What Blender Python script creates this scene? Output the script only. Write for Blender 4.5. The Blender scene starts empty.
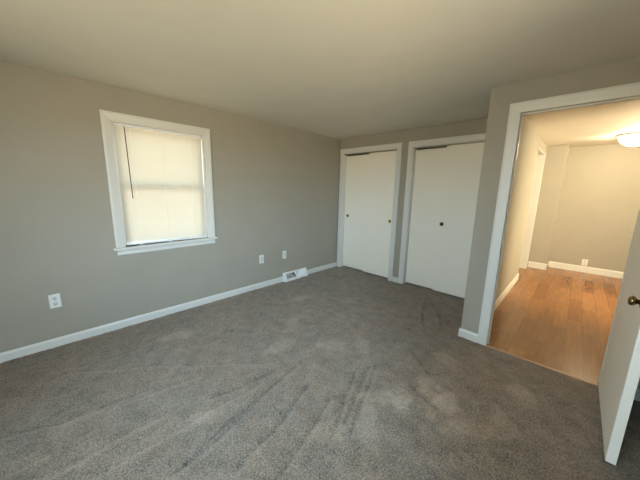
import bpy, bmesh, math, random
import numpy as np
from mathutils import Vector, Matrix

S = bpy.context.scene
COL = S.collection
R = math.radians
H = 2.286

# ---------------------------------------------------------------- camera
CAM = (3.15791, -3.76809, 1.40914)
yaw, pitch, roll = R(43.75087), R(-10.57706), R(1.21214)
fw = Vector((-math.sin(yaw) * math.cos(pitch), math.cos(yaw) * math.cos(pitch), math.sin(pitch)))
rt = Vector((math.cos(yaw), math.sin(yaw), 0))
up = rt.cross(fw)
rt2 = rt * math.cos(roll) + up * math.sin(roll)
up2 = -rt * math.sin(roll) + up * math.cos(roll)
cd = bpy.data.cameras.new('camera')
cam = bpy.data.objects.new('camera', cd)
COL.objects.link(cam)
cam.matrix_world = Matrix(((rt2.x, up2.x, -fw.x, CAM[0]), (rt2.y, up2.y, -fw.y, CAM[1]), (rt2.z, up2.z, -fw.z, CAM[2]), (0, 0, 0, 1)))
cd.sensor_width = 36.0
cd.lens = 266.927 / 640 * 36
cd.clip_start = 0.02
S.camera = cam

# ---------------------------------------------------------------- world, sun, daylight, exposure
w = bpy.data.worlds.new('world')
S.world = w
w.use_nodes = True
nt = w.node_tree
bg = nt.nodes['Background']
tc = nt.nodes.new('ShaderNodeTexCoord')
sx = nt.nodes.new('ShaderNodeSeparateXYZ')
nt.links.new(tc.outputs['Generated'], sx.inputs[0])
rp = nt.nodes.new('ShaderNodeValToRGB')       # sunlit lawn below the horizon, pale blue sky above it
el = rp.color_ramp.elements
el[0].position, el[0].color = 0.485, (0.55, 0.49, 0.36, 1)
el[1].position, el[1].color = 0.515, (0.70, 0.87, 1.0, 1)
e = el.new(0.9)
e.color = (0.45, 0.72, 1.0, 1)
mr = nt.nodes.new('ShaderNodeMapRange')
mr.inputs['From Min'].default_value = -1
nt.links.new(sx.outputs['Z'], mr.inputs['Value'])
nt.links.new(mr.outputs['Result'], rp.inputs['Fac'])
nt.links.new(rp.outputs['Color'], bg.inputs[0])
bg.inputs[1].default_value = 14.0

def lamp(kind, name, loc, rot, energy, color, **kw):
    d = bpy.data.lights.new(name, kind)
    d.energy = energy
    d.color = color
    for k, v in kw.items():
        setattr(d, k, v)
    o = bpy.data.objects.new(name, d)
    COL.objects.link(o)
    o.location = loc
    o.rotation_euler = rot
    return o

def aim(o, tgt):
    o.rotation_euler = (Vector(tgt) - o.location).to_track_quat('-Z', 'Y').to_euler()

sun = lamp('SUN', 'sun', (-4, -9, 6), (0, 0, 0), 30.0, (1.0, 0.86, 0.66), angle=R(1.5))
aim(sun, (-4 + 0.45, -9 + 0.60, 6 - 0.66))
# daylight entering by the two windows that are behind the camera
def portal(name, loc, tgt, sx_, sy_):
    o = lamp('AREA', name, loc, (0, 0, 0), 1, (1, 1, 1), shape='RECTANGLE', size=sx_, size_y=sy_)
    aim(o, tgt)
    o.data.cycles.is_portal = True
portal('daylight_rear', (2.225, -5.56, 1.435), (2.225, 0, 1.435), 1.9, 1.23)
portal('daylight_right', (3.85, -3.0, 1.375), (0, -3.0, 1.375), 1.5, 1.35)
portal('daylight_left', (-0.16, -2.825, 1.41), (3, -2.825, 1.41), 0.84, 1.17)
# warm fill lamp added out of view to brighten the hall from the right
hl = lamp('AREA', 'hall_fill_light', (4.72, 0.45, 1.15), (0, 0, 0), 58, (1.0, 0.84, 0.54), shape='RECTANGLE', size=1.3, size_y=1.7)
aim(hl, (2.7, 2.5, 1.2))
hl.data.spread = R(120)

S.view_settings.view_transform = 'Standard'
S.view_settings.look = 'None'
S.view_settings.gamma = 1.0
S.view_settings.use_curve_mapping = False
S.view_settings.exposure = 0.3

# ---------------------------------------------------------------- materials
def srgb(r, g, b):
    f = lambda c: (c / 255 / 12.92) if c / 255 <= 0.04045 else ((c / 255 + 0.055) / 1.055) ** 2.4
    return (f(r), f(g), f(b), 1)

def mat(name, color, rough=0.5, metal=0.0, bump=0.0, bscale=60, var=0.0, vscale=4, spec=0.5):
    m = bpy.data.materials.new(name)
    m.use_nodes = True
    nt = m.node_tree
    p = nt.nodes['Principled BSDF']
    p.inputs['Base Color'].default_value = color
    p.inputs['Roughness'].default_value = rough
    p.inputs['Metallic'].default_value = metal
    p.inputs['Specular IOR Level'].default_value = spec
    tc = nt.nodes.new('ShaderNodeTexCoord')
    if var:
        n = nt.nodes.new('ShaderNodeTexNoise')
        n.inputs['Scale'].default_value = vscale
        n.inputs['Detail'].default_value = 5
        nt.links.new(tc.outputs['Object'], n.inputs['Vector'])
        mr = nt.nodes.new('ShaderNodeMapRange')
        mr.inputs['From Min'].default_value = 0.3
        mr.inputs['From Max'].default_value = 0.7
        mr.inputs['To Min'].default_value = 1 - var
        mr.inputs['To Max'].default_value = 1 + var
        nt.links.new(n.outputs['Fac'], mr.inputs['Value'])
        mx = nt.nodes.new('ShaderNodeVectorMath')
        mx.operation = 'SCALE'
        mx.inputs[0].default_value = color[:3]
        nt.links.new(mr.outputs['Result'], mx.inputs['Scale'])
        nt.links.new(mx.outputs['Vector'], p.inputs['Base Color'])
    if bump:
        n2 = nt.nodes.new('ShaderNodeTexNoise')
        n2.inputs['Scale'].default_value = bscale
        n2.inputs['Detail'].default_value = 3
        nt.links.new(tc.outputs['Object'], n2.inputs['Vector'])
        b = nt.nodes.new('ShaderNodeBump')
        b.inputs['Strength'].default_value = bump
        b.inputs['Distance'].default_value = 0.004
        nt.links.new(n2.outputs['Fac'], b.inputs['Height'])
        nt.links.new(b.outputs['Normal'], p.inputs['Normal'])
    return m

M = {}
M['wall'] = mat('greige_wall_paint', srgb(162, 156, 142), 0.75, bump=0.12, bscale=180, var=0.02, spec=0.3)
M['ceiling'] = mat('ceiling_paint', srgb(216, 211, 197), 0.8, bump=0.15, bscale=120, var=0.02, spec=0.2)
M['ceiling_hall'] = mat('textured_ceiling_paint', srgb(222, 214, 198), 0.65, bump=0.7, bscale=9, var=0.02)
M['trim'] = mat('white_trim_paint', srgb(214, 213, 205), 0.4, bump=0.05, bscale=90, var=0.01)
M['door'] = mat('white_door_paint', srgb(242, 236, 220), 0.5, bump=0.08, bscale=70, var=0.015, vscale=2)
M['plastic'] = mat('white_plastic', srgb(225, 226, 220), 0.35, var=0.01)
M['insert'] = mat('ivory_plastic', srgb(205, 204, 196), 0.35, var=0.01)
M['dark'] = mat('dark_slot', srgb(28, 27, 26), 0.6, var=0.05)
M['duct'] = mat('duct_shade', srgb(30, 29, 28), 0.7, metal=0.0, var=0.1)  # near-black stands in for the shade inside the register
M['register'] = mat('white_enamel', srgb(232, 233, 230), 0.35, var=0.01)
M['brass'] = mat('polished_brass', srgb(222, 188, 118), 0.42, metal=1.0, var=0.08, vscale=30)
M['knob'] = mat('antique_brass', srgb(138, 118, 78), 0.2, metal=1.0, var=0.1, vscale=40)
M['aged_brass'] = mat('aged_brass', srgb(140, 112, 70), 0.35, metal=1.0, var=0.15, vscale=40)
M['bronze'] = mat('dark_bronze', srgb(60, 48, 36), 0.4, metal=0.8, var=0.1, vscale=40)
M['steel'] = mat('brushed_steel', srgb(170, 165, 155), 0.35, metal=0.9, var=0.05)
M['wand'] = mat('smoked_wand', srgb(70, 62, 52), 0.3, var=0.05)
M['cord'] = mat('white_cord', srgb(235, 232, 222), 0.7, var=0.02)
M['vinyl'] = mat('white_vinyl', srgb(235, 236, 236), 0.4, var=0.01)

def carpet_mat():
    m = bpy.data.materials.new('grey_brown_cut_pile')
    m.use_nodes = True
    nt = m.node_tree
    p = nt.nodes['Principled BSDF']
    p.inputs['Roughness'].default_value = 0.95
    p.inputs['Specular IOR Level'].default_value = 0.1
    p.inputs['Sheen Weight'].default_value = 0.25
    p.inputs['Sheen Roughness'].default_value = 0.5
    tc = nt.nodes.new('ShaderNodeTexCoord')
    def noise(scale, det, rough=0.6):
        n = nt.nodes.new('ShaderNodeTexNoise')
        n.inputs['Scale'].default_value = scale
        n.inputs['Detail'].default_value = det
        n.inputs['Roughness'].default_value = rough
        nt.links.new(tc.outputs['Object'], n.inputs['Vector'])
        return n
    fine = noise(110, 4, 0.7)
    mid = noise(9, 4)
    big = noise(1.6, 3)
    at = nt.nodes.new('ShaderNodeAttribute')
    at.attribute_name = 'pile_lay_sheen'
    def math_(op, a, b):
        n = nt.nodes.new('ShaderNodeMath')
        n.operation = op
        for i, v in enumerate((a, b)):
            if hasattr(v, 'links') or hasattr(v, 'is_linked'):
                nt.links.new(v, n.inputs[i])
            else:
                n.inputs[i].default_value = v
        return n.outputs[0]
    s = math_('MULTIPLY', math_('SUBTRACT', fine.outputs['Fac'], 0.5), 3.8)
    s2 = math_('MULTIPLY', math_('SUBTRACT', mid.outputs['Fac'], 0.5), 1.2)
    s3 = math_('MULTIPLY', math_('SUBTRACT', big.outputs['Fac'], 0.5), 0.25)
    f = math_('ADD', math_('ADD', math_('ADD', s, s2), s3), math_('ADD', at.outputs['Fac'], 1.0))
    v = nt.nodes.new('ShaderNodeVectorMath')
    v.operation = 'SCALE'
    hue = nt.nodes.new('ShaderNodeMix')
    hue.data_type = 'RGBA'
    hue.inputs['A'].default_value = srgb(137, 120, 101)
    hue.inputs['B'].default_value = srgb(132, 120, 104)
    hn = noise(2.6, 3)
    hm = nt.nodes.new('ShaderNodeMapRange')
    hm.inputs['From Min'].default_value = 0.38
    hm.inputs['From Max'].default_value = 0.62
    nt.links.new(hn.outputs['Fac'], hm.inputs['Value'])
    nt.links.new(hm.outputs['Result'], hue.inputs['Factor'])
    nt.links.new(hue.outputs['Result'], v.inputs[0])
    nt.links.new(f, v.inputs['Scale'])
    nt.links.new(v.outputs['Vector'], p.inputs['Base Color'])
    b = nt.nodes.new('ShaderNodeBump')
    b.inputs['Strength'].default_value = 0.9
    b.inputs['Distance'].default_value = 0.008
    nt.links.new(fine.outputs['Fac'], b.inputs['Height'])
    nt.links.new(b.outputs['Normal'], p.inputs['Normal'])
    return m
M['carpet'] = carpet_mat()

def wood_mat():
    m = bpy.data.materials.new('honey_oak_boards')
    m.use_nodes = True
    nt = m.node_tree
    p = nt.nodes['Principled BSDF']
    p.inputs['Roughness'].default_value = 0.22
    tc = nt.nodes.new('ShaderNodeTexCoord')
    mp = nt.nodes.new('ShaderNodeMapping')
    mp.inputs['Rotation'].default_value = (0, 0, R(90))
    nt.links.new(tc.outputs['Object'], mp.inputs['Vector'])
    br = nt.nodes.new('ShaderNodeTexBrick')
    br.inputs['Color1'].default_value = srgb(166, 114, 64)
    br.inputs['Color2'].default_value = srgb(138, 88, 45)
    br.inputs['Mortar'].default_value = srgb(120, 74, 38)
    br.inputs['Scale'].default_value = 1
    br.inputs['Mortar Size'].default_value = 0.0012
    br.inputs['Brick Width'].default_value = 0.85
    br.inputs['Row Height'].default_value = 0.125
    br.offset = 0.37
    nt.links.new(mp.outputs['Vector'], br.inputs['Vector'])
    mp2 = nt.nodes.new('ShaderNodeMapping')
    mp2.inputs['Scale'].default_value = (28, 2.2, 1)
    nt.links.new(tc.outputs['Object'], mp2.inputs['Vector'])
    n = nt.nodes.new('ShaderNodeTexNoise')
    n.inputs['Scale'].default_value = 1.5
    n.inputs['Detail'].default_value = 6
    n.inputs['Distortion'].default_value = 0.6
    nt.links.new(mp2.outputs['Vector'], n.inputs['Vector'])
    mr = nt.nodes.new('ShaderNodeMapRange')
    mr.inputs['From Min'].default_value = 0.25
    mr.inputs['From Max'].default_value = 0.75
    mr.inputs['To Min'].default_value = 0.74
    mr.inputs['To Max'].default_value = 1.15
    nt.links.new(n.outputs['Fac'], mr.inputs['Value'])
    v = nt.nodes.new('ShaderNodeVectorMath')
    v.operation = 'SCALE'
    nt.links.new(br.outputs['Color'], v.inputs[0])
    nt.links.new(mr.outputs['Result'], v.inputs['Scale'])
    nt.links.new(v.outputs['Vector'], p.inputs['Base Color'])
    b = nt.nodes.new('ShaderNodeBump')
    b.inputs['Strength'].default_value = 0.15
    b.inputs['Distance'].default_value = 0.002
    nt.links.new(n.outputs['Fac'], b.inputs['Height'])
    nt.links.new(b.outputs['Normal'], p.inputs['Normal'])
    return m
M['wood'] = wood_mat()

def slat_mat():
    m = bpy.data.materials.new('thin_white_slat')
    m.use_nodes = True
    nt = m.node_tree
    nt.nodes.clear()
    out = nt.nodes.new('ShaderNodeOutputMaterial')
    d = nt.nodes.new('ShaderNodeBsdfDiffuse')
    t = nt.nodes.new('ShaderNodeBsdfTranslucent')
    mx = nt.nodes.new('ShaderNodeMixShader')
    tc = nt.nodes.new('ShaderNodeTexCoord')
    n = nt.nodes.new('ShaderNodeTexNoise')
    n.inputs['Scale'].default_value = 3
    nt.links.new(tc.outputs['Object'], n.inputs['Vector'])
    cr = nt.nodes.new('ShaderNodeMix')
    cr.data_type = 'RGBA'
    cr.inputs['A'].default_value = (0.52, 0.505, 0.47, 1)
    cr.inputs['B'].default_value = (0.56, 0.545, 0.51, 1)
    nt.links.new(n.outputs['Fac'], cr.inputs['Factor'])
    nt.links.new(cr.outputs['Result'], d.inputs['Color'])
    t.inputs['Color'].default_value = (0.97, 0.81, 0.54, 1)
    mx.inputs['Fac'].default_value = 0.165
    nt.links.new(d.outputs[0], mx.inputs[1])
    nt.links.new(t.outputs[0], mx.inputs[2])
    nt.links.new(mx.outputs[0], out.inputs['Surface'])
    return m
M['slat'] = slat_mat()

def glass_mat():
    m = bpy.data.materials.new('window_glass')
    m.use_nodes = True
    nt = m.node_tree
    nt.nodes.clear()
    out = nt.nodes.new('ShaderNodeOutputMaterial')
    t = nt.nodes.new('ShaderNodeBsdfTransparent')
    g = nt.nodes.new('ShaderNodeBsdfGlossy')
    g.inputs['Roughness'].default_value = 0.02
    fr = nt.nodes.new('ShaderNodeFresnel')
    fr.inputs['IOR'].default_value = 1.35
    mx = nt.nodes.new('ShaderNodeMixShader')
    nt.links.new(fr.outputs[0], mx.inputs['Fac'])
    nt.links.new(t.outputs[0], mx.inputs[1])
    nt.links.new(g.outputs[0], mx.inputs[2])
    nt.links.new(mx.outputs[0], out.inputs['Surface'])
    return m
M['glass'] = glass_mat()

def dome_mat():
    m = bpy.data.materials.new('lit_frosted_glass')
    m.use_nodes = True
    nt = m.node_tree
    p = nt.nodes['Principled BSDF']
    p.inputs['Base Color'].default_value = (0.95, 0.93, 0.88, 1)
    p.inputs['Roughness'].default_value = 0.35
    tc = nt.nodes.new('ShaderNodeTexCoord')
    n = nt.nodes.new('ShaderNodeTexNoise')
    n.inputs['Scale'].default_value = 8
    nt.links.new(tc.outputs['Object'], n.inputs['Vector'])
    mr = nt.nodes.new('ShaderNodeMapRange')
    mr.inputs['To Min'].default_value = DOME * 0.95
    mr.inputs['To Max'].default_value = DOME * 1.05
    nt.links.new(n.outputs['Fac'], mr.inputs['Value'])
    p.inputs['Emission Color'].default_value = (1.0, 0.83, 0.55, 1)
    nt.links.new(mr.outputs['Result'], p.inputs['Emission Strength'])
    return m
DOME = 62.0
M['dome'] = dome_mat()

# ---------------------------------------------------------------- mesh helpers
def link(name, bm, m, parent=None, smooth=False, bevel=0.0, loc=None):
    me = bpy.data.meshes.new(name)
    bmesh.ops.recalc_face_normals(bm, faces=bm.faces)
    bm.to_mesh(me)
    bm.free()
    o = bpy.data.objects.new(name, me)
    COL.objects.link(o)
    for mm in (m if isinstance(m, (list, tuple)) else [m]):
        me.materials.append(mm)
    if parent:
        o.parent = parent
    if loc:
        o.location = loc
    if smooth:
        me.shade_smooth()
    if bevel:
        b = o.modifiers.new('bevel', 'BEVEL')
        b.width = bevel
        b.segments = 2
        b.limit_method = 'ANGLE'
    return o

def box(bm, x0, x1, y0, y1, z0, z1, mi=0):
    v = [bm.verts.new((x, y, z)) for x in (x0, x1) for y in (y0, y1) for z in (z0, z1)]
    for q in ((0, 1, 3, 2), (4, 6, 7, 5), (0, 4, 5, 1), (2, 3, 7, 6), (0, 2, 6, 4), (1, 5, 7, 3)):
        f = bm.faces.new([v[i] for i in q])
        f.material_index = mi
    return v

def boxes(*bs):
    bm = bmesh.new()
    for b in bs:
        box(bm, *b)
    return bm

def prism(bm, pts, axis, a, b):
    """profile pts (2D) extruded along axis from a to b; the 2D coordinates are the other two axes in xyz order"""
    def mk(p, t):
        c = list(p)
        c.insert('xyz'.index(axis), t)
        return bm.verts.new(c)
    A = [mk(p, a) for p in pts]
    B = [mk(p, b) for p in pts]
    n = len(pts)
    bm.faces.new(A)
    bm.faces.new(list(reversed(B)))
    for i in range(n):
        bm.faces.new((A[i], B[i], B[(i + 1) % n], A[(i + 1) % n]))

def lathe(bm, prof, axis_o, axis_d, seg=32):
    """prof: list of (radius, distance along axis)"""
    d = Vector(axis_d).normalized()
    u = d.orthogonal().normalized()
    v = d.cross(u)
    rings = []
    for r, t in prof:
        c = Vector(axis_o) + d * t
        if r < 1e-6:
            rings.append([bm.verts.new(c)])
        else:
            rings.append([bm.verts.new(c + (u * math.cos(a) + v * math.sin(a)) * r) for a in [2 * math.pi * k / seg for k in range(seg)]])
    for A, B in zip(rings, rings[1:]):
        for k in range(seg):
            k2 = (k + 1) % seg
            if len(A) == 1 and len(B) == 1:
                continue
            if len(A) == 1:
                bm.faces.new((A[0], B[k], B[k2]))
            elif len(B) == 1:
                bm.faces.new((A[k], A[k2], B[0]))
            else:
                bm.faces.new((A[k], A[k2], B[k2], B[k]))
    for ring, last in ((rings[0], 0), (rings[-1], 1)):
        if len(ring) > 1:
            bm.faces.new(ring)

def tube(bm, a, b, r, seg=10):
    a, b = Vector(a), Vector(b)
    lathe(bm, [(r, 0), (r, (b - a).length)], a, b - a, seg)

def wall(name, axis, t0, t1, u0, u1, z0, z1, holes=(), m=None):
    """slab between planes t0,t1 of axis ('x' or 'y'), with rectangular openings (u0,u1,z0,z1)"""
    us = sorted({u0, u1, *[h[0] for h in holes], *[h[1] for h in holes]})
    zs = sorted({z0, z1, *[h[2] for h in holes], *[h[3] for h in holes]})
    us = [u for u in us if u0 <= u <= u1]
    zs = [z for z in zs if z0 <= z <= z1]
    bm = bmesh.new()
    cache = {}
    def V(t, u, z):
        k = (t, u, z)
        if k not in cache:
            cache[k] = bm.verts.new((t, u, z) if axis == 'x' else (u, t, z))
        return cache[k]
    def solid(i, j):
        if i < 0 or j < 0 or i >= len(us) - 1 or j >= len(zs) - 1:
            return False
        cu, cz = (us[i] + us[i + 1]) / 2, (zs[j] + zs[j + 1]) / 2
        return not any(h[0] < cu < h[1] and h[2] < cz < h[3] for h in holes)
    for i in range(len(us) - 1):
        for j in range(len(zs) - 1):
            if not solid(i, j):
                continue
            a, b, c, d = us[i], us[i + 1], zs[j], zs[j + 1]
            bm.faces.new((V(t0, a, c), V(t0, b, c), V(t0, b, d), V(t0, a, d)))
            bm.faces.new((V(t1, a, c), V(t1, a, d), V(t1, b, d), V(t1, b, c)))
            for (di, dj, p, q) in ((-1, 0, (a, c), (a, d)), (1, 0, (b, c), (b, d)), (0, -1, (a, c), (b, c)), (0, 1, (a, d), (b, d))):
                if not solid(i + di, j + dj):
                    bm.faces.new((V(t0, *p), V(t0, *q), V(t1, *q), V(t1, *p)))
    return bm

def tag(o, label, cat, group=None, kind=None):
    o['label'] = label
    o['category'] = cat
    if group:
        o['group'] = group
    if kind:
        o['kind'] = kind
    return o

def structure(o, label, cat):
    return tag(o, label, cat, kind='structure')

def empty(name, loc):
    o = bpy.data.objects.new(name, None)
    COL.objects.link(o)
    o.location = loc
    o.empty_display_size = 0.1
    return o

# ---------------------------------------------------------------- the shell
XR, YR = 3.72, -5.40          # right wall, rear wall
YD, YD2 = -1.004, -0.889      # doorway wall
XP, XP2 = 2.483, 2.580        # partition between closet and hall
WY0, WY1, WZ0, WZ1 = -3.245, -2.405, 0.82, 1.995     # window opening
RW = (1.25, 3.20, 0.82, 2.05)                         # rear window opening
DX0, DX1, DZ = 2.712, 3.470, 2.058                    # doorway clear opening
T0 = -0.006

structure(link('wall_left', wall('w', 'x', -0.15, 0, YR - 0.15, 0.80, T0, H, [(WY0, WY1, WZ0, WZ1)]), M['wall']),
          'long greige wall on the left with the blind covered window', 'wall')
C1 = (0.085, 1.105)
C2 = (1.350, 2.372)
CZ = 2.045
structure(link('wall_closet', wall('w', 'y', 0, 0.10, 0, XP, T0, H, [(C1[0], C1[1], T0 - 1, CZ), (C2[0], C2[1], T0 - 1, CZ)]), M['wall']),
          'greige far wall holding the two sliding closet doorways', 'wall')
structure(link('wall_closet_rear', boxes((0, XP, 0.70, 0.80, T0, H), (1.19, 1.26, 0.10, 0.70, T0, H)), M['wall']),
          'wall behind the closed white closet doors', 'wall')
structure(link('wall_doorway', wall('w', 'y', YD, YD2, XP, XR, T0, H, [(DX0 - 0.018, DX1 + 0.018, T0 - 1, DZ + 0.018)]), M['wall']),
          'greige wall around the open doorway to the wooden floor', 'wall')
HO = (1.70, 2.62, T0 - 1, 2.13)
structure(link('wall_hall_left', wall('w', 'x', XP, XP2, YD2, 2.80, T0, H, [HO]), M['wall']),
          'cream lit wall running back on the left inside the hall', 'wall')
structure(link('wall_hall_far', boxes((1.30, 2.885, 2.80, 3.26, T0, H)), M['wall'], bevel=0.004),
          'shallow wall projection at the left of the hall end', 'wall')
structure(link('wall_hall_end', boxes((2.885, 4.75, 3.14, 3.26, T0, H)), M['wall']),
          'wide beige end wall of the hall behind the ceiling light', 'wall')
structure(link('wall_hall_right', boxes((4.65, 4.75, YD2, -0.20, T0, H), (4.65, 4.75, 1.10, 3.14, T0, H), (4.65, 4.75, -0.20, 1.10, 2.03, H), (5.20, 5.30, -0.30, 1.20, T0, H), (4.75, 5.20, -0.30, -0.20, T0, H), (4.75, 5.20, 1.10, 1.20, T0, H), (4.75, 5.20, -0.20, 1.10, 2.03, H), (XR, 4.75, YD, YD2, T0, H)), M['wall']),  # opening and recess added to hold the hall fill lamp
          'right wall of the hall hidden by the open door', 'wall')
structure(link('wall_side_room', boxes((1.30, 1.40, 0.80, 2.80, T0, H)), M['wall']),
          'wall inside the side opening off the hall', 'wall')
RW2 = (-3.75, -2.25, 0.70, 2.05)
structure(link('wall_right', wall('w', 'x', XR, XR + 0.12, YR - 0.15, YD, T0, H, [RW2]), M['wall']),
          'greige wall in shadow behind the open door', 'wall')
structure(link('wall_rear', wall('w', 'y', YR - 0.15, YR, 0, XR, T0, H, [RW]), M['wall']),
          'greige wall behind the camera with a wide window', 'wall')

bm = boxes((-0.15, XR + 0.12, YR - 0.15, (YD + YD2) / 2, H, H + 0.1), (-0.15, (XP + XP2) / 2, (YD + YD2) / 2, 0.8, H, H + 0.1))
structure(link('ceiling', bm, M['ceiling']), 'plain off white ceiling of the carpeted bedroom', 'ceiling')
bm = boxes(((XP + XP2) / 2, 4.75, (YD + YD2) / 2, 3.26, H, H + 0.1), (1.30, (XP + XP2) / 2, 0.8, 3.26, H, H + 0.1))
structure(link('ceiling_hall', bm, M['ceiling_hall']), 'warmly lit textured ceiling of the hall around the dome light', 'ceiling')

# carpet: one relief mesh with vacuum tracks and footprints, pile sheen painted into its tone
def carpet():
    rng = np.random.default_rng(7)
    st = 0.0125
    def smooth_noise(nx, ny, cell):
        g = rng.standard_normal((int(ny / cell) + 3, int(nx / cell) + 3))
        yy, xx = np.mgrid[0:ny, 0:nx] / cell
        x0, y0 = xx.astype(int), yy.astype(int)
        fx, fy = xx - x0, yy - y0
        fx, fy = fx * fx * (3 - 2 * fx), fy * fy * (3 - 2 * fy)
        return (g[y0, x0] * (1 - fx) * (1 - fy) + g[y0, x0 + 1] * fx * (1 - fy) + g[y0 + 1, x0] * (1 - fx) * fy + g[y0 + 1, x0 + 1] * fx * fy)
    xs = np.linspace(0, XR, int(XR / st) + 1)
    ys = np.concatenate([np.linspace(YR, YD, int((YD - YR) / st) + 1), np.linspace(YD, 0.70, int((0.70 - YD) / st) + 1)[1:]])
    nx, ny = len(xs), len(ys)
    X, Y = np.meshgrid(xs, ys)
    Z = rng.standard_normal((ny, nx)) * 0.0016 + smooth_noise(nx, ny, 2) * 0.0012 + smooth_noise(nx, ny, 7) * 0.0008
    A = smooth_noise(nx, ny, 3) * 0.03 + smooth_noise(nx, ny, 14) * 0.03
    wob = smooth_noise(nx, ny, 18) * 0.007
    tracks = [[(1.85, -3.31), (1.69, -2.5)], [(1.55, -3.11), (1.63, -2.61)], [(2.31, -2.63), (2.11, -2.07)],
              [(2.38, -2.66), (2.15, -2.02)], [(2.32, -2.78), (2.06, -2.17)], [(2.29, -1.63), (2.47, -1.79)],
              [(2.44, -2.02), (2.68, -2.13)], [(1.02, -4.08), (1.12, -3.84), (1.16, -3.65), (1.19, -3.39)],
              [(1.65, -3.74), (1.65, -3.36), (1.67, -2.81)], [(1.89, -3.48), (1.87, -3.21), (1.79, -2.9)],
              [(0.56, -3.77), (0.9, -3.32), (1.47, -2.68)], [(1.33, -4.06), (1.33, -3.9)], [(1.2, -3.6), (1.28, -3.07)],
              [(1.86, -0.37), (2.01, -0.84), (2.14, -1.07)], [(1.86, -0.27), (2.11, -0.62), (2.27, -0.94)],
              [(2.11, -3.22), (1.92, -2.55)], [(2.27, -3.1), (2.12, -2.55)], [(1.5, -4.2), (1.48, -3.3)]]
    Xw, Yw = X + wob, Y + np.roll(wob, 40, axis=0)
    for k, t in enumerate(tracks):
        for (a, b) in zip(t, t[1:]):
            d = np.array(b) - np.array(a)
            L2 = d @ d
            s = np.clip(((Xw - a[0]) * d[0] + (Yw - a[1]) * d[1]) / L2, 0, 1)
            dist = ((Xw - a[0]) * d[1] - (Yw - a[1]) * d[0]) / math.sqrt(L2)
            px, py = a[0] + s * d[0], a[1] + s * d[1]
            r = np.hypot(Xw - px, Yw - py)
            g = np.exp(-(r / 0.011) ** 2)
            side = np.exp(-(r / 0.032) ** 2) * np.tanh(dist / 0.01)
            lt = k in (7, 8, 10, 11, 12, 17)       # pile brushed up instead of pressed down
            Z += (0.002 if lt else -0.006) * g + 0.003 * side
            A += (0.30 if lt else -0.26) * g + (0.08 if lt else 0.20) * side  # pile sheen painted in, lighter on one side of each track
    prints = [(1.38, -2.41), (1.7, -2.06), (1.89, -1.85), (2.38, -2.27), (2.44, -2.17), (2.39, -2.51), (2.57, -1.97),
              (2.67, -2.06), (1.17, -1.1), (1.14, -2.09), (2.68, -1.99), (2.28, -2.73), (2.88, -2.12), (3.05, -1.55),
              (1.66, -3.24), (0.67, -1.53), (0.55, -2.98), (2.99, -1.91), (2.52, -1.52)]
    blot = smooth_noise(nx, ny, 4) * 0.35 + smooth_noise(nx, ny, 9) * 0.35
    for k, (a, b) in enumerate(prints):
        th = rng.uniform(-0.6, 1.2) + 1.2
        dx, dy = X - a, Y - b
        u = dx * math.cos(th) + dy * math.sin(th)
        v = -dx * math.sin(th) + dy * math.cos(th)
        q = (u / 0.15) ** 2 + (v / 0.075) ** 2 + blot
        g = 1 / (1 + np.exp((q - 0.8) * 6))
        Z -= 0.002 * g
        A += rng.uniform(0.26, 0.46) * g  # trodden patches, with the sheen of the pile painted lighter
    Z -= 0.001
    Z = np.clip(Z, -0.008, 0.004)
    ok = (Y <= YD + 1e-6) | (X <= XP + 0.001)
    idx = -np.ones((ny, nx), int)
    idx[ok] = np.arange(ok.sum())
    q = np.stack([idx[:-1, :-1], idx[:-1, 1:], idx[1:, 1:], idx[1:, :-1]], -1).reshape(-1, 4)
    q = q[(q >= 0).all(1)]
    co = np.stack([X[ok], Y[ok], Z[ok]], -1)
    me = bpy.data.meshes.new('floor')
    me.vertices.add(len(co))
    me.vertices.foreach_set('co', co.ravel())
    me.loops.add(q.size)
    me.loops.foreach_set('vertex_index', q.ravel())
    me.polygons.add(len(q))
    me.polygons.foreach_set('loop_start', np.arange(len(q)) * 4)
    me.polygons.foreach_set('loop_total', np.full(len(q), 4))
    me.update(calc_edges=True)
    me.validate()
    at = me.attributes.new('pile_lay_sheen', 'FLOAT', 'POINT')
    at.data.foreach_set('value', A[ok].astype(np.float32))
    me.materials.append(M['carpet'])
    me.shade_smooth()
    o = bpy.data.objects.new('floor', me)
    COL.objects.link(o)
    return o
structure(carpet(), 'grey brown cut pile carpet with vacuum tracks and footprints', 'floor')
bm = boxes((XP2 - 0.097, 4.75, YD, 3.26, -0.05, -0.002), (4.75, 5.20, -0.20, 1.10, -0.05, -0.002), (1.30, XP2 - 0.097, 0.8, 3.26, -0.05, -0.002))
structure(link('floor_hall', bm, M['wood']), 'honey coloured wooden board floor of the hall', 'floor')

# ---------------------------------------------------------------- baseboards
def base_prof(t, h, sgn=1, at=0.0):
    return [(at, -0.006), (at + sgn * t, -0.006), (at + sgn * t, h - 0.018), (at + sgn * t * 0.55, h - 0.006), (at + sgn * t * 0.4, h), (at, h)]

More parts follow.
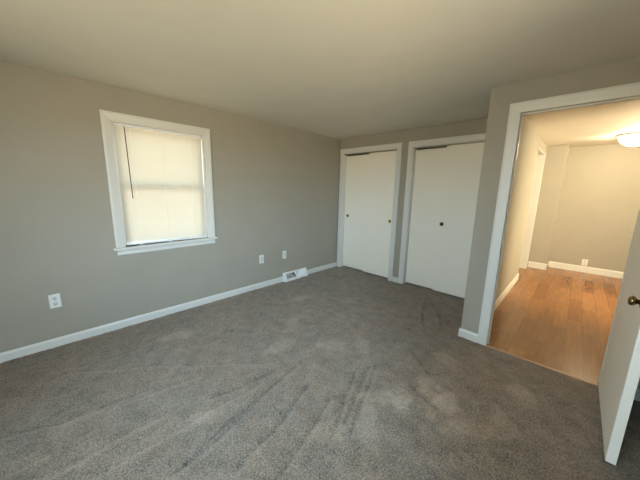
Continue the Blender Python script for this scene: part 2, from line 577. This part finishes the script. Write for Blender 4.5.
bm = bmesh.new()
prism(bm, base_prof(0.014, 0.078), 'y', YR, -1.292)
prism(bm, base_prof(0.014, 0.078), 'y', -0.806, 0.0)
structure(link('baseboard_left', bm, M['trim']), 'long white baseboard along the window wall', 'baseboard')
bm = bmesh.new()
prism(bm, base_prof(0.014, 0.078, -1, 0.0), 'x', 1.176, 1.274)
structure(link('baseboard_closet', bm, M['trim']), 'short white baseboard between the two closet doorways', 'baseboard')
bm = bmesh.new()
prism(bm, base_prof(0.014, 0.085, -1, YD), 'x', XP - 0.012, 2.640)
prism(bm, base_prof(0.014, 0.085, -1, XP), 'y', YD - 0.010, 0.0)
structure(link('baseboard_doorway', bm, M['trim']), 'short white baseboard on the wall end left of the doorway', 'baseboard')
bm = bmesh.new()
prism(bm, base_prof(0.014, 0.085, -1, YD), 'x', 3.542, XR)
prism(bm, base_prof(0.014, 0.078, -1, XR), 'y', YR, YD - 0.014)
prism(bm, base_prof(0.014, 0.078, 1, YR), 'x', 0.014, XR - 0.014)
structure(link('baseboard_right', bm, M['trim']), 'white baseboard behind the open door', 'baseboard')
bm = bmesh.new()
prism(bm, base_prof(0.015, 0.105, 1, XP2), 'y', YD2 + 0.02, 1.69)
structure(link('baseboard_hall_left', bm, M['trim']), 'white baseboard along the left wall of the hall', 'baseboard')
bm = bmesh.new()
prism(bm, base_prof(0.015, 0.115, -1, 2.80), 'x', XP2 + 0.018, 2.90)
prism(bm, base_prof(0.015, 0.115, 1, 2.885), 'y', 2.785, 3.14)
structure(link('baseboard_hall_far', bm, M['trim']), 'short white baseboard on the wall projection in the hall', 'baseboard')
bm = bmesh.new()
prism(bm, base_prof(0.015, 0.115, -1, 3.14), 'x', 2.900, 4.65)
structure(link('baseboard_hall_end', bm, M['trim']), 'long white baseboard under the end wall of the hall', 'baseboard')

# ---------------------------------------------------------------- door casings
def casing_bits(axis_y, x0, x1, z1, w_, t, y_front):
    """mitred casing round an opening in a y-plane wall, facing -y, stepped profile"""
    bm = bmesh.new()
    prof = [(0, 0), (0, -t * 0.65), (w_ * 0.25, -t * 0.8), (w_ * 0.8, -t), (w_, -t * 0.85), (w_, 0)]
    path = [(x0, -0.006, -1, 0), (x0, z1, -1, 1), (x1, z1, 1, 1), (x1, -0.006, 1, 0)]
    rings = []
    for (x, z, sx, sz) in path:
        rings.append([bm.verts.new((x + sx * u, y_front + d, z + sz * u)) for (u, d) in prof])
    n = len(prof)
    for A, B in zip(rings, rings[1:]):
        for i in range(n):
            bm.faces.new((A[i], A[(i + 1) % n], B[(i + 1) % n], B[i]))
    bm.faces.new(rings[0])
    bm.faces.new(rings[-1])
    return bm

def closet(idx, c, label):
    x0, x1 = c
    bm = casing_bits(0, x0, x1, CZ, 0.070, 0.018, 0.0)
    o = link('trim_%d' % idx, bm, M['trim'])
    structure(o, label, 'door casing')
    j = boxes((x0, x0 + 0.012, 0.0, 0.10, -0.006, CZ), (x1 - 0.012, x1, 0.0, 0.10, -0.006, CZ), (x0 + 0.012, x1 - 0.012, 0.0, 0.10, CZ - 0.012, CZ))
    link('jamb', j, M['trim'], o)
    tr = boxes((x0 + 0.012, x1 - 0.012, 0.020, 0.024, CZ - 0.030, CZ - 0.012), (x0 + 0.012, x1 - 0.012, 0.020, 0.098, CZ - 0.016, CZ - 0.012))
    link('track', tr, M['steel'], o)
closet(1, C1, 'white casing around the left closet doorway beside the window wall')
closet(2, C2, 'white casing around the right closet doorway beside the hall doorway')

def closet_door(idx, xa, xb, y0, top, pulls, label, pull_label, pm):
    z0 = 0.022
    bm = bmesh.new()
    box(bm, xa, xb, y0, y0 + 0.030, z0, top)
    o = link('door_%d' % idx, bm, M['door'], bevel=0.002)
    structure(o, label, 'closet door')
    for px, pz in pulls:
        bm = bmesh.new()
        lathe(bm, [(0.0275, 0), (0.0275, 0.0015), (0.0245, 0.003), (0.0205, 0.0022), (0.0195, 0.0012), (0.0, 0.0009)], (px, y0, pz), (0, -1, 0), 28)
        f = link('finger_pull', bm, pm, o, smooth=True)
        f['label'] = pull_label
        bm = bmesh.new()
        lathe(bm, [(0.0178, 0), (0.0178, 0.0008), (0.0, 0.0006)], (px, y0 - 0.0010, pz), (0, -1, 0), 24)
        link('cup', bm, M['bronze'] if pm is M['aged_brass'] else M['knob'], f, smooth=True)
FR, RE = 0.026, 0.062
closet_door(1, C1[0] + 0.014, 0.640, RE, CZ - 0.042, [(0.170, 0.965)], 'white sliding closet door panel nearest the window wall', 'small dark round finger pull', M['aged_brass'])
closet_door(2, 0.585, C1[1] - 0.014, FR, CZ - 0.026, [(1.043, 0.948)], 'white sliding closet panel with brass pull, right half of left closet', 'small round brass finger pull', M['brass'])
closet_door(3, C2[0] + 0.014, 1.868, RE, CZ - 0.042, [], 'plain white sliding closet panel, left half of the right closet', '', M['brass'])
closet_door(4, 1.800, C2[1] - 0.014, FR, CZ - 0.026, [(1.835, 0.985)], 'white sliding closet panel next to the hall doorway wall', 'small dark round finger pull', M['aged_brass'])

# hall doorway: jamb, stop, casings on both faces
o = link('trim_3', casing_bits(0, DX0 + 0.004, DX1 - 0.004, DZ - 0.004, 0.078, 0.018, YD), M['trim'])
structure(o, 'wide white casing around the open doorway to the hall', 'door casing')
link('jamb', boxes((DX0 - 0.018, DX0, YD, YD2, -0.006, DZ), (DX1, DX1 + 0.018, YD, YD2, -0.006, DZ), (DX0 - 0.018, DX1 + 0.018, YD, YD2, DZ, DZ + 0.018)), M['trim'], o)
link('door_stop', boxes((DX0, DX0 + 0.012, YD + 0.045, YD + 0.078, -0.004, DZ), (DX1 - 0.012, DX1, YD + 0.045, YD + 0.078, -0.004, DZ), (DX0 + 0.012, DX1 - 0.012, YD + 0.045, YD + 0.078, DZ - 0.012, DZ)), M['trim'], o)
k = link('strike_plate', boxes((DX0, DX0 + 0.0015, YD + 0.004, YD + 0.036, 0.88, 0.945)), M['aged_brass'], o)
k['label'] = 'small dull brass strike plate on the jamb'
bm = boxes((DX0 - 0.078, DX0 - 0.005, YD2, YD2 + 0.018, -0.004, DZ + 0.08), (DX1 + 0.005, DX1 + 0.078, YD2, YD2 + 0.018, -0.004, DZ + 0.08), (DX0 - 0.005, DX1 + 0.005, YD2, YD2 + 0.018, DZ + 0.005, DZ + 0.08))
link('rear_casing', bm, M['trim'], o)

# opening in the left hall wall: far jamb, head and casing
y0, y1 = HO[0], HO[1]
bm = boxes((XP - 0.004, XP2 + 0.002, y1 - 0.018, y1, -0.004, 2.13), (XP - 0.004, XP2 + 0.002, y0, y1 - 0.018, 2.112, 2.13), (XP - 0.004, XP2, y0, y0 + 0.018, -0.004, 2.112))
bm2 = bm
box(bm2, XP2, XP2 + 0.016, y1 - 0.012, y1 + 0.062, -0.004, 2.155)
structure(link('trim_4', bm2, M['trim']), 'white lining and casing of the side opening deep in the hall', 'door casing')

# threshold strip where the carpet meets the boards
bm = bmesh.new()
prism(bm, [(YD - 0.012, -0.003), (YD - 0.009, 0.0035), (YD + 0.012, 0.0035), (YD + 0.018, -0.002)], 'x', DX0, DX1)
structure(link('trim_5', bm, mat('oak_threshold', srgb(176, 128, 84), 0.4, var=0.1, vscale=20)), 'thin threshold strip between grey carpet and wooden boards', 'threshold')

# ---------------------------------------------------------------- the open door
def open_door():
    xf, t = 3.453, 0.040
    ya, yb = -1.826, -1.034
    o = link('door_5', boxes((xf, xf + t, ya, yb, 0.012, 2.045)), M['door'], bevel=0.0015)
    structure(o, 'white flush door swung open at the right edge, brass knob', 'door')
    ky, kz = -1.778, 0.900
    for sx, x in ((-1, xf), (1, xf + t)):
        bm = bmesh.new()
        lathe(bm, [(0.033, 0), (0.033, 0.003), (0.029, 0.008), (0.017, 0.011)], (x, ky, kz), (sx, 0, 0), 32)
        f = link('rosette', bm, M['knob'], o, smooth=True)
        f['label'] = 'round brass rosette'
        bm = bmesh.new()
        lathe(bm, [(0.012, 0.009), (0.011, 0.020), (0.016, 0.024), (0.0225, 0.029), (0.0245, 0.036), (0.0235, 0.043), (0.019, 0.048), (0.009, 0.0505), (0.0, 0.051)], (x, ky, kz), (sx, 0, 0), 32)
        f = link('knob', bm, M['knob'], o, smooth=True)
        f['label'] = 'polished brass knob'
    bm = boxes((xf + 0.008, xf + t - 0.008, ya - 0.001, ya + 0.001, kz - 0.03, kz + 0.03), (xf + 0.013, xf + t - 0.013, ya - 0.009, ya, kz - 0.008, kz + 0.008))
    link('latch', bm, M['brass'], o)
    for z in (0.25, 1.02, 1.80):
        bm = bmesh.new()
        tube(bm, (xf + t + 0.004, yb + 0.010, z - 0.045), (xf + t + 0.004, yb + 0.010, z + 0.045), 0.006)
        box(bm, xf + t - 0.03, xf + t - 0.001, yb, yb + 0.002, z - 0.044, z + 0.044)
        link('hinge', bm, M['brass'], o)
open_door()

# ---------------------------------------------------------------- window in the left wall
def window_left():
    root = empty('window_1', (0, (WY0 + WY1) / 2, WZ0))
    structure(root, 'double hung window with white casing in the left wall', 'window')
    off = Vector(root.location)
    def part(name, bm, m, parent=root, **kw):
        bmesh.ops.translate(bm, verts=bm.verts, vec=-off)
        return link(name, bm, m, parent, **kw)
    # casing (picture side and head) with a stepped profile, facing +x
    bm = bmesh.new()
    w_, t = 0.070, 0.019
    prof = [(0, 0), (0, t * 0.6), (w_ * 0.3, t * 0.75), (w_ * 0.75, t), (w_, t * 0.85), (w_, 0)]
    path = [(WY0, WZ0, -1, 0), (WY0, WZ1, -1, 1), (WY1, WZ1, 1, 1), (WY1, WZ0, 1, 0)]
    rings = [[bm.verts.new((d, y + sy * u, z + sz * u)) for (u, d) in prof] for (y, z, sy, sz) in path]
    n = len(prof)
    for A, B in zip(rings, rings[1:]):
        for i in range(n):
            bm.faces.new((A[i], A[(i + 1) % n], B[(i + 1) % n], B[i]))
    bm.faces.new(rings[0]); bm.faces.new(rings[-1])
    part('casing', bm, M['trim'])
    part('lining', boxes((-0.15, 0, WY0, WY0 + 0.012, WZ0, WZ1), (-0.15, 0, WY1 - 0.012, WY1, WZ0, WZ1), (-0.15, 0, WY0 + 0.012, WY1 - 0.012, WZ1 - 0.012, WZ1)), M['trim'])
    bm = bmesh.new()
    box(bm, -0.13, 0.0, WY0, WY1, WZ0 - 0.020, WZ0)
    box(bm, 0.0, 0.045, WY0 - 0.092, WY1 + 0.092, WZ0 - 0.020, WZ0)
    part('stool', bm, M['trim'], bevel=0.004)
    bm = bmesh.new()
    prism(bm, [(0.0, WZ0 - 0.020), (0.022, WZ0 - 0.020), (0.022, WZ0 - 0.034), (0.014, WZ0 - 0.040), (0.014, WZ0 - 0.070), (0.008, WZ0 - 0.078), (0.0, WZ0 - 0.078)], 'y', WY0 - 0.065, WY1 + 0.065)
    part('apron', bm, M['trim'])
    a, b = WY0 + 0.012, WY1 - 0.012
    mz = 1.418
    def sash(name, x0, x1, z0, z1):
        f = part(name, boxes((x0, x1, a, a + 0.045, z0, z1), (x0, x1, b - 0.045, b, z0, z1), (x0, x1, a + 0.045, b - 0.045, z0, z0 + 0.042), (x0, x1, a + 0.045, b - 0.045, z1 - 0.042, z1)), M['vinyl'])
        part('pane', boxes(((x0 + x1) / 2 - 0.002, (x0 + x1) / 2 + 0.002, a + 0.045, b - 0.045, z0 + 0.042, z1 - 0.042)), M['glass'], f)
    sash('upper_sash', -0.140, -0.112, mz - 0.02, WZ1 - 0.012)
    sash('lower_sash', -0.108, -0.080, WZ0, mz + 0.02)
window_left()

# mini blind
def blind():
    ya, yb = WY0 + 0.017, WY1 - 0.0145
    root = empty('window_blind', (-0.03, (ya + yb) / 2, WZ1 - 0.012))
    tag(root, 'closed white horizontal slat blind filling the window', 'blind')
    off = Vector(root.location)
    def part(name, bm, m, parent=root, **kw):
        bmesh.ops.translate(bm, verts=bm.verts, vec=-off)
        return link(name, bm, m, parent, **kw)
    xc = -0.034
    part('headrail', boxes((xc - 0.014, xc + 0.014, ya, yb, WZ1 - 0.038, WZ1 - 0.013)), M['vinyl'], bevel=0.002)
    # slats
    ztop, zbot = WZ1 - 0.050, WZ0 + 0.042
    n = 46
    bm = bmesh.new()
    rnd = random.Random(3)
    for k in range(n):
        z = ztop + (zbot - ztop) * k / (n - 1)
        sl = 0.020 * (k / (n - 1)) ** 3        # the bottom slats lie tilted with the rail
        tilt = R(-87 + rnd.uniform(-0.8, 0.8))
        prev = None
        for s in (-0.0178, -0.0089, 0, 0.0089, 0.0178):
            cv = 0.0008 * (1 - (s / 0.0178) ** 2)
            dx = s * math.cos(tilt) + cv * math.sin(tilt)
            dz = -s * math.sin(tilt) + cv * math.cos(tilt)
            row = [bm.verts.new((xc + dx, y, z + dz + sl * (1 - 2 * (y - ya) / (yb - ya)) * 0.5)) for y in (ya + 0.004, yb - 0.004)]
            if prev:
                bm.faces.new((prev[0], prev[1], row[1], row[0]))
            prev = row
    part('slats', bm, M['slat'], smooth=True)
    bm = bmesh.new()
    zr = WZ0 + 0.0045
    vs = box(bm, xc - 0.012, xc + 0.012, ya + 0.002, yb - 0.002, zr, zr + 0.018)
    for v in vs:
        v.co.z += 0.004 * (1 - 2 * (v.co.y - ya) / (yb - ya)) 
    part('bottom_rail', bm, M['vinyl'], bevel=0.003)
    for y in (-3.096, -2.825, -2.547):
        bm = bmesh.new()
        for dx in (-0.0135, 0.0135):
            tube(bm, (xc + dx, y, WZ1 - 0.04), (xc + dx, y, zr + 0.01), 0.0011, 6)
        part('ladder_cord', bm, M['cord'])
        zz = zr + 0.004 * (1 - 2 * (y - ya) / (yb - ya))
        part('cord_plug', boxes((xc - 0.006, xc + 0.0145, y - 0.012, y + 0.012, zz - 0.006, zz + 0.02)), M['vinyl'])
    bm = bmesh.new()
    tube(bm, (xc + 0.022, -3.142, WZ1 - 0.045), (xc + 0.026, -3.132, 1.29), 0.0042, 8)
    tube(bm, (xc + 0.010, -3.142, WZ1 - 0.030), (xc + 0.022, -3.142, WZ1 - 0.046), 0.0025, 8)
    o = part('tilt_wand', bm, M['wand'])
    o['label'] = 'thin dark tilt wand hanging at the left'
    for y in (ya - 0.001, yb - 0.003):
        part('bracket', boxes((xc - 0.016, xc + 0.018, y - 0.003, y + 0.003, WZ1 - 0.042, WZ1 - 0.012)), M['steel'])
blind()

# rear window (behind the camera, the daylight of the room)
def window_rear():
    x0, x1, z0, z1 = RW
    root = empty('window_2', ((x0 + x1) / 2, YR, z0))
    structure(root, 'wide window in the wall behind the camera', 'window')
    off = Vector(root.location)
    def part(name, bm, m, parent=root):
        bmesh.ops.translate(bm, verts=bm.verts, vec=-off)
        return link(name, bm, m, parent)
    bm = boxes((x0 - 0.07, x0, YR, YR + 0.018, z0 - 0.07, z1 + 0.07), (x1, x1 + 0.07, YR, YR + 0.018, z0 - 0.07, z1 + 0.07), (x0, x1, YR, YR + 0.018, z1, z1 + 0.07), (x0, x1, YR, YR + 0.018, z0 - 0.07, z0))
    part('casing', bm, M['trim'])
    xm = (x0 + x1) / 2
    y = YR - 0.09
    f = part('sash', boxes((x0, x0 + 0.05, y, y + 0.04, z0, z1), (x1 - 0.05, x1, y, y + 0.04, z0, z1), (xm - 0.03, xm + 0.03, y, y + 0.04, z0, z1), (x0 + 0.05, xm - 0.03, y, y + 0.04, z0, z0 + 0.05), (x0 + 0.05, xm - 0.03, y, y + 0.04, z1 - 0.05, z1), (xm + 0.03, x1 - 0.05, y, y + 0.04, z0, z0 + 0.05), (xm + 0.03, x1 - 0.05, y, y + 0.04, z1 - 0.05, z1)), M['vinyl'])
    part('pane', boxes((x0 + 0.05, xm - 0.03, y + 0.018, y + 0.022, z0 + 0.05, z1 - 0.05)), M['glass'], f)
    part('pane', boxes((xm + 0.03, x1 - 0.05, y + 0.018, y + 0.022, z0 + 0.05, z1 - 0.05)), M['glass'], f)
window_rear()

def window_right():
    y0, y1, z0, z1 = RW2
    root = empty('window_3', (XR, (y0 + y1) / 2, z0))
    structure(root, 'window in the right wall beside the camera', 'window')
    off = Vector(root.location)
    def part(name, bm, m, parent=root):
        bmesh.ops.translate(bm, verts=bm.verts, vec=-off)
        return link(name, bm, m, parent)
    part('casing', boxes((XR - 0.018, XR, y0 - 0.07, y0, z0 - 0.07, z1 + 0.07), (XR - 0.018, XR, y1, y1 + 0.07, z0 - 0.07, z1 + 0.07), (XR - 0.018, XR, y0, y1, z1, z1 + 0.07), (XR - 0.018, XR, y0, y1, z0 - 0.07, z0)), M['trim'])
    x = XR + 0.06
    f = part('sash', boxes((x, x + 0.04, y0, y0 + 0.05, z0, z1), (x, x + 0.04, y1 - 0.05, y1, z0, z1), (x, x + 0.04, y0 + 0.05, y1 - 0.05, z0, z0 + 0.05), (x, x + 0.04, y0 + 0.05, y1 - 0.05, z1 - 0.05, z1)), M['vinyl'])
    part('pane', boxes((x + 0.018, x + 0.022, y0 + 0.05, y1 - 0.05, z0 + 0.05, z1 - 0.05)), M['glass'], f)
window_right()

# ---------------------------------------------------------------- outlets
def plate_bm(w_, h):
    bm = bmesh.new()
    a = [(-w_ / 2, -h / 2), (w_ / 2, -h / 2), (w_ / 2, h / 2), (-w_ / 2, h / 2)]
    e = 0.006
    r0 = [bm.verts.new((0, y, z)) for y, z in a]
    r1 = [bm.verts.new((0.003, y, z)) for y, z in a]
    r2 = [bm.verts.new((0.006, y * (1 - 2 * e / w_), z * (1 - 2 * e / h))) for y, z in a]
    for A, B in ((r0, r1), (r1, r2)):
        for i in range(4):
            bm.faces.new((A[i], A[(i + 1) % 4], B[(i + 1) % 4], B[i]))
    bm.faces.new(r0); bm.faces.new(r2)
    return bm

def outlet(loc, rot, kind, label, w_=0.074, h=0.122):
    root = empty('wall_outlet', loc)
    root.rotation_euler = (0, 0, rot)
    tag(root, label, 'outlet', 'white wall outlets')
    link('cover_plate', plate_bm(w_, h), M['plastic'], root)
    if kind == 'duplex':
        for dz in (-0.026, 0.026):
            bm = bmesh.new()
            n = 24
            pts = []
            for k in range(n):
                a = 2 * math.pi * k / n
                pts.append((max(-0.0145, min(0.0145, 0.0175 * math.cos(a))), 0.0155 * math.sin(a) + dz))
            A = [bm.verts.new((0.005, p[0], p[1])) for p in pts]
            B = [bm.verts.new((0.0085, p[0], p[1])) for p in pts]
            bm.faces.new(A); bm.faces.new(B)
            for i in range(n):
                bm.faces.new((A[i], A[(i + 1) % n], B[(i + 1) % n], B[i]))
            f = link('receptacle', bm, M['insert'], root)
            bm = boxes((0.0083, 0.0089, -0.0085, -0.0060, dz - 0.001, dz + 0.010), (0.0083, 0.0089, 0.0060, 0.0085, dz - 0.001, dz + 0.010), (0.0083, 0.0089, -0.003, 0.003, dz - 0.011, dz - 0.005))
            link('slot', bm, M['dark'], f)
        bm = bmesh.new()
        lathe(bm, [(0.003, 0.0055), (0.003, 0.007), (0, 0.0073)], (0, 0, 0), (1, 0, 0), 12)
        link('screw', bm, M['steel'], root)
    else:
        f = link('insert', boxes((0.005, 0.0085, -0.0165, 0.0165, -0.034, 0.034)), M['insert'], root, bevel=0.001)
        for dz in (-0.045, 0.045):
            bm = bmesh.new()
            lathe(bm, [(0.003, 0.0055), (0.003, 0.007), (0, 0.0073)], (0, 0, dz), (1, 0, 0), 12)
            link('screw', bm, M['steel'], root)
    return root
outlet((0, -3.782, 0.415), 0, 'duplex', 'white duplex outlet low on the left wall, left of the window')
outlet((0, -1.670, 0.422), 0, 'rocker', 'white wall plate right of the window, nearer to it of two')
outlet((0, -1.257, 0.422), 0, 'rocker', 'white wall plate directly above the floor register')
outlet((3.385, 3.14, 0.185), R(-90), 'duplex', 'white outlet just above the baseboard of the hall end wall', 0.078, 0.118)

# ---------------------------------------------------------------- baseboard register
def register():
    ya, yb = -1.290, -0.808
    root = empty('floor_register', (0, (ya + yb) / 2, 0))
    tag(root, 'white sloped baseboard heat register on the left wall', 'register')
    L = yb - ya
    hz, db, dt = 0.132, 0.062, 0.020
    # housing: end cheeks, bottom lip, top ledge, face frame round the grille opening
    def face(z):
        return db + (dt - db) * (z - 0.020) / (hz - 0.020 - 0.006)
    bm = bmesh.new()
    h = L / 2
    prof = [(0, -0.005), (db, -0.005), (db, 0.020), (dt, hz - 0.006), (dt - 0.004, hz), (0, hz)]
    prism(bm, prof, 'y', -h, -h + 0.016)
    prism(bm, prof, 'y', h - 0.016, h)
    z0, z1 = 0.030, 0.112
    prism(bm, [(0, -0.005), (db, -0.005), (db, 0.020), (face(z0), z0), (0, z0)], 'y', -h + 0.016, h - 0.016)
    prism(bm, [(0, z1), (face(z1), z1), (dt, hz - 0.006), (dt - 0.004, hz), (0, hz)], 'y', -h + 0.016, h - 0.016)
    prism(bm, [(0, z0), (face(z0), z0), (face(z1), z1), (0, z1)], 'y', -h + 0.016, -h + 0.042)
    prism(bm, [(0, z0), (face(z0), z0), (face(z1), z1), (0, z1)], 'y', h - 0.042, h - 0.016)
    link('housing', bm, M['register'], root)
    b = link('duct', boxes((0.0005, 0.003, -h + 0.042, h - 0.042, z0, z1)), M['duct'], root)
    b['label'] = 'duct opening painted dark as shade behind the grille'
    # fanned vertical fins: both halves lean away from the centre
    def fin(bm, ya_, yb_, ang):
        """one vane from (ya_, z0) at the bottom to (yb_, z1) at the top, turned by ang about its length"""
        ln, tk = 0.013, 0.0010
        dx, dy = math.cos(ang) * ln, math.sin(ang) * ln
        vs = []
        for z, y in ((z0, ya_), (z1, yb_)):
            xo = face(z) - 0.002
            vs += [bm.verts.new((px, py, z)) for (px, py) in ((xo, y + tk), (xo, y - tk), (xo - dx, y - dy - tk), (xo - dx, y - dy + tk))]
        A, B = vs[:4], vs[4:]
        bm.faces.new(A)
        bm.faces.new(B)
        for i in range(4):
            bm.faces.new((A[i], A[(i + 1) % 4], B[(i + 1) % 4], B[i]))
    for sgn in (-1, 1):
        bm = bmesh.new()
        n = 15
        for k in range(n):
            t = k / (n - 1)
            bot = sgn * (0.020 + t * (h - 0.068))
            top = sgn * (0.064 + t * (h - 0.112))
            fin(bm, bot, top, R(-8) if sgn < 0 else R(62))
        link('grille', bm, M['register'], root)
    # pointed centre tab between the two fans, with the damper lever on it
    bm = bmesh.new()
    pts = [(-0.004, z0), (0.004, z0), (0.030, z1), (-0.030, z1)]
    A = [bm.verts.new((face(z) - 0.001, y, z)) for y, z in pts]
    B = [bm.verts.new((face(z) - 0.004, y, z)) for y, z in pts]
    bm.faces.new(A)
    bm.faces.new(B)
    for i in range(4):
        bm.faces.new((A[i], A[(i + 1) % 4], B[(i + 1) % 4], B[i]))
    link('centre_tab', bm, M['register'], root)
    bm = bmesh.new()
    box(bm, face(0.09) - 0.003, face(0.09) + 0.012, -0.004, 0.004, 0.084, 0.100)
    link('damper_lever', bm, M['register'], root)
register()

# ---------------------------------------------------------------- hall ceiling light
def hall_light():
    c = (3.60, 2.22, H)
    root = empty('ceiling_light', c)
    tag(root, 'lit white dome light on the hall ceiling', 'light')
    bm = bmesh.new()
    lathe(bm, [(0.180, 0.0), (0.202, 0.004), (0.206, 0.012), (0.194, 0.024), (0.162, 0.030)], (0, 0, 0), (0, 0, -1), 48)
    o = link('base_plate', bm, M['trim'], root, smooth=True)
    bm = bmesh.new()
    prof = [(0.164, 0.026)] + [(0.164 * math.cos(a), 0.028 + 0.135 * math.sin(a)) for a in [R(6 + 82 * k / 12) for k in range(12)]] + [(0.0, 0.163)]
    lathe(bm, prof, (0, 0, 0), (0, 0, -1), 48)
    link('glass_dome', bm, M['dome'], root, smooth=True)
    bm = bmesh.new()
    lathe(bm, [(0.010, 0.161), (0.011, 0.168), (0.006, 0.173), (0.0, 0.175)], (0, 0, 0), (0, 0, -1), 16)
    link('finial', bm, M['steel'], root, smooth=True)
hall_light()
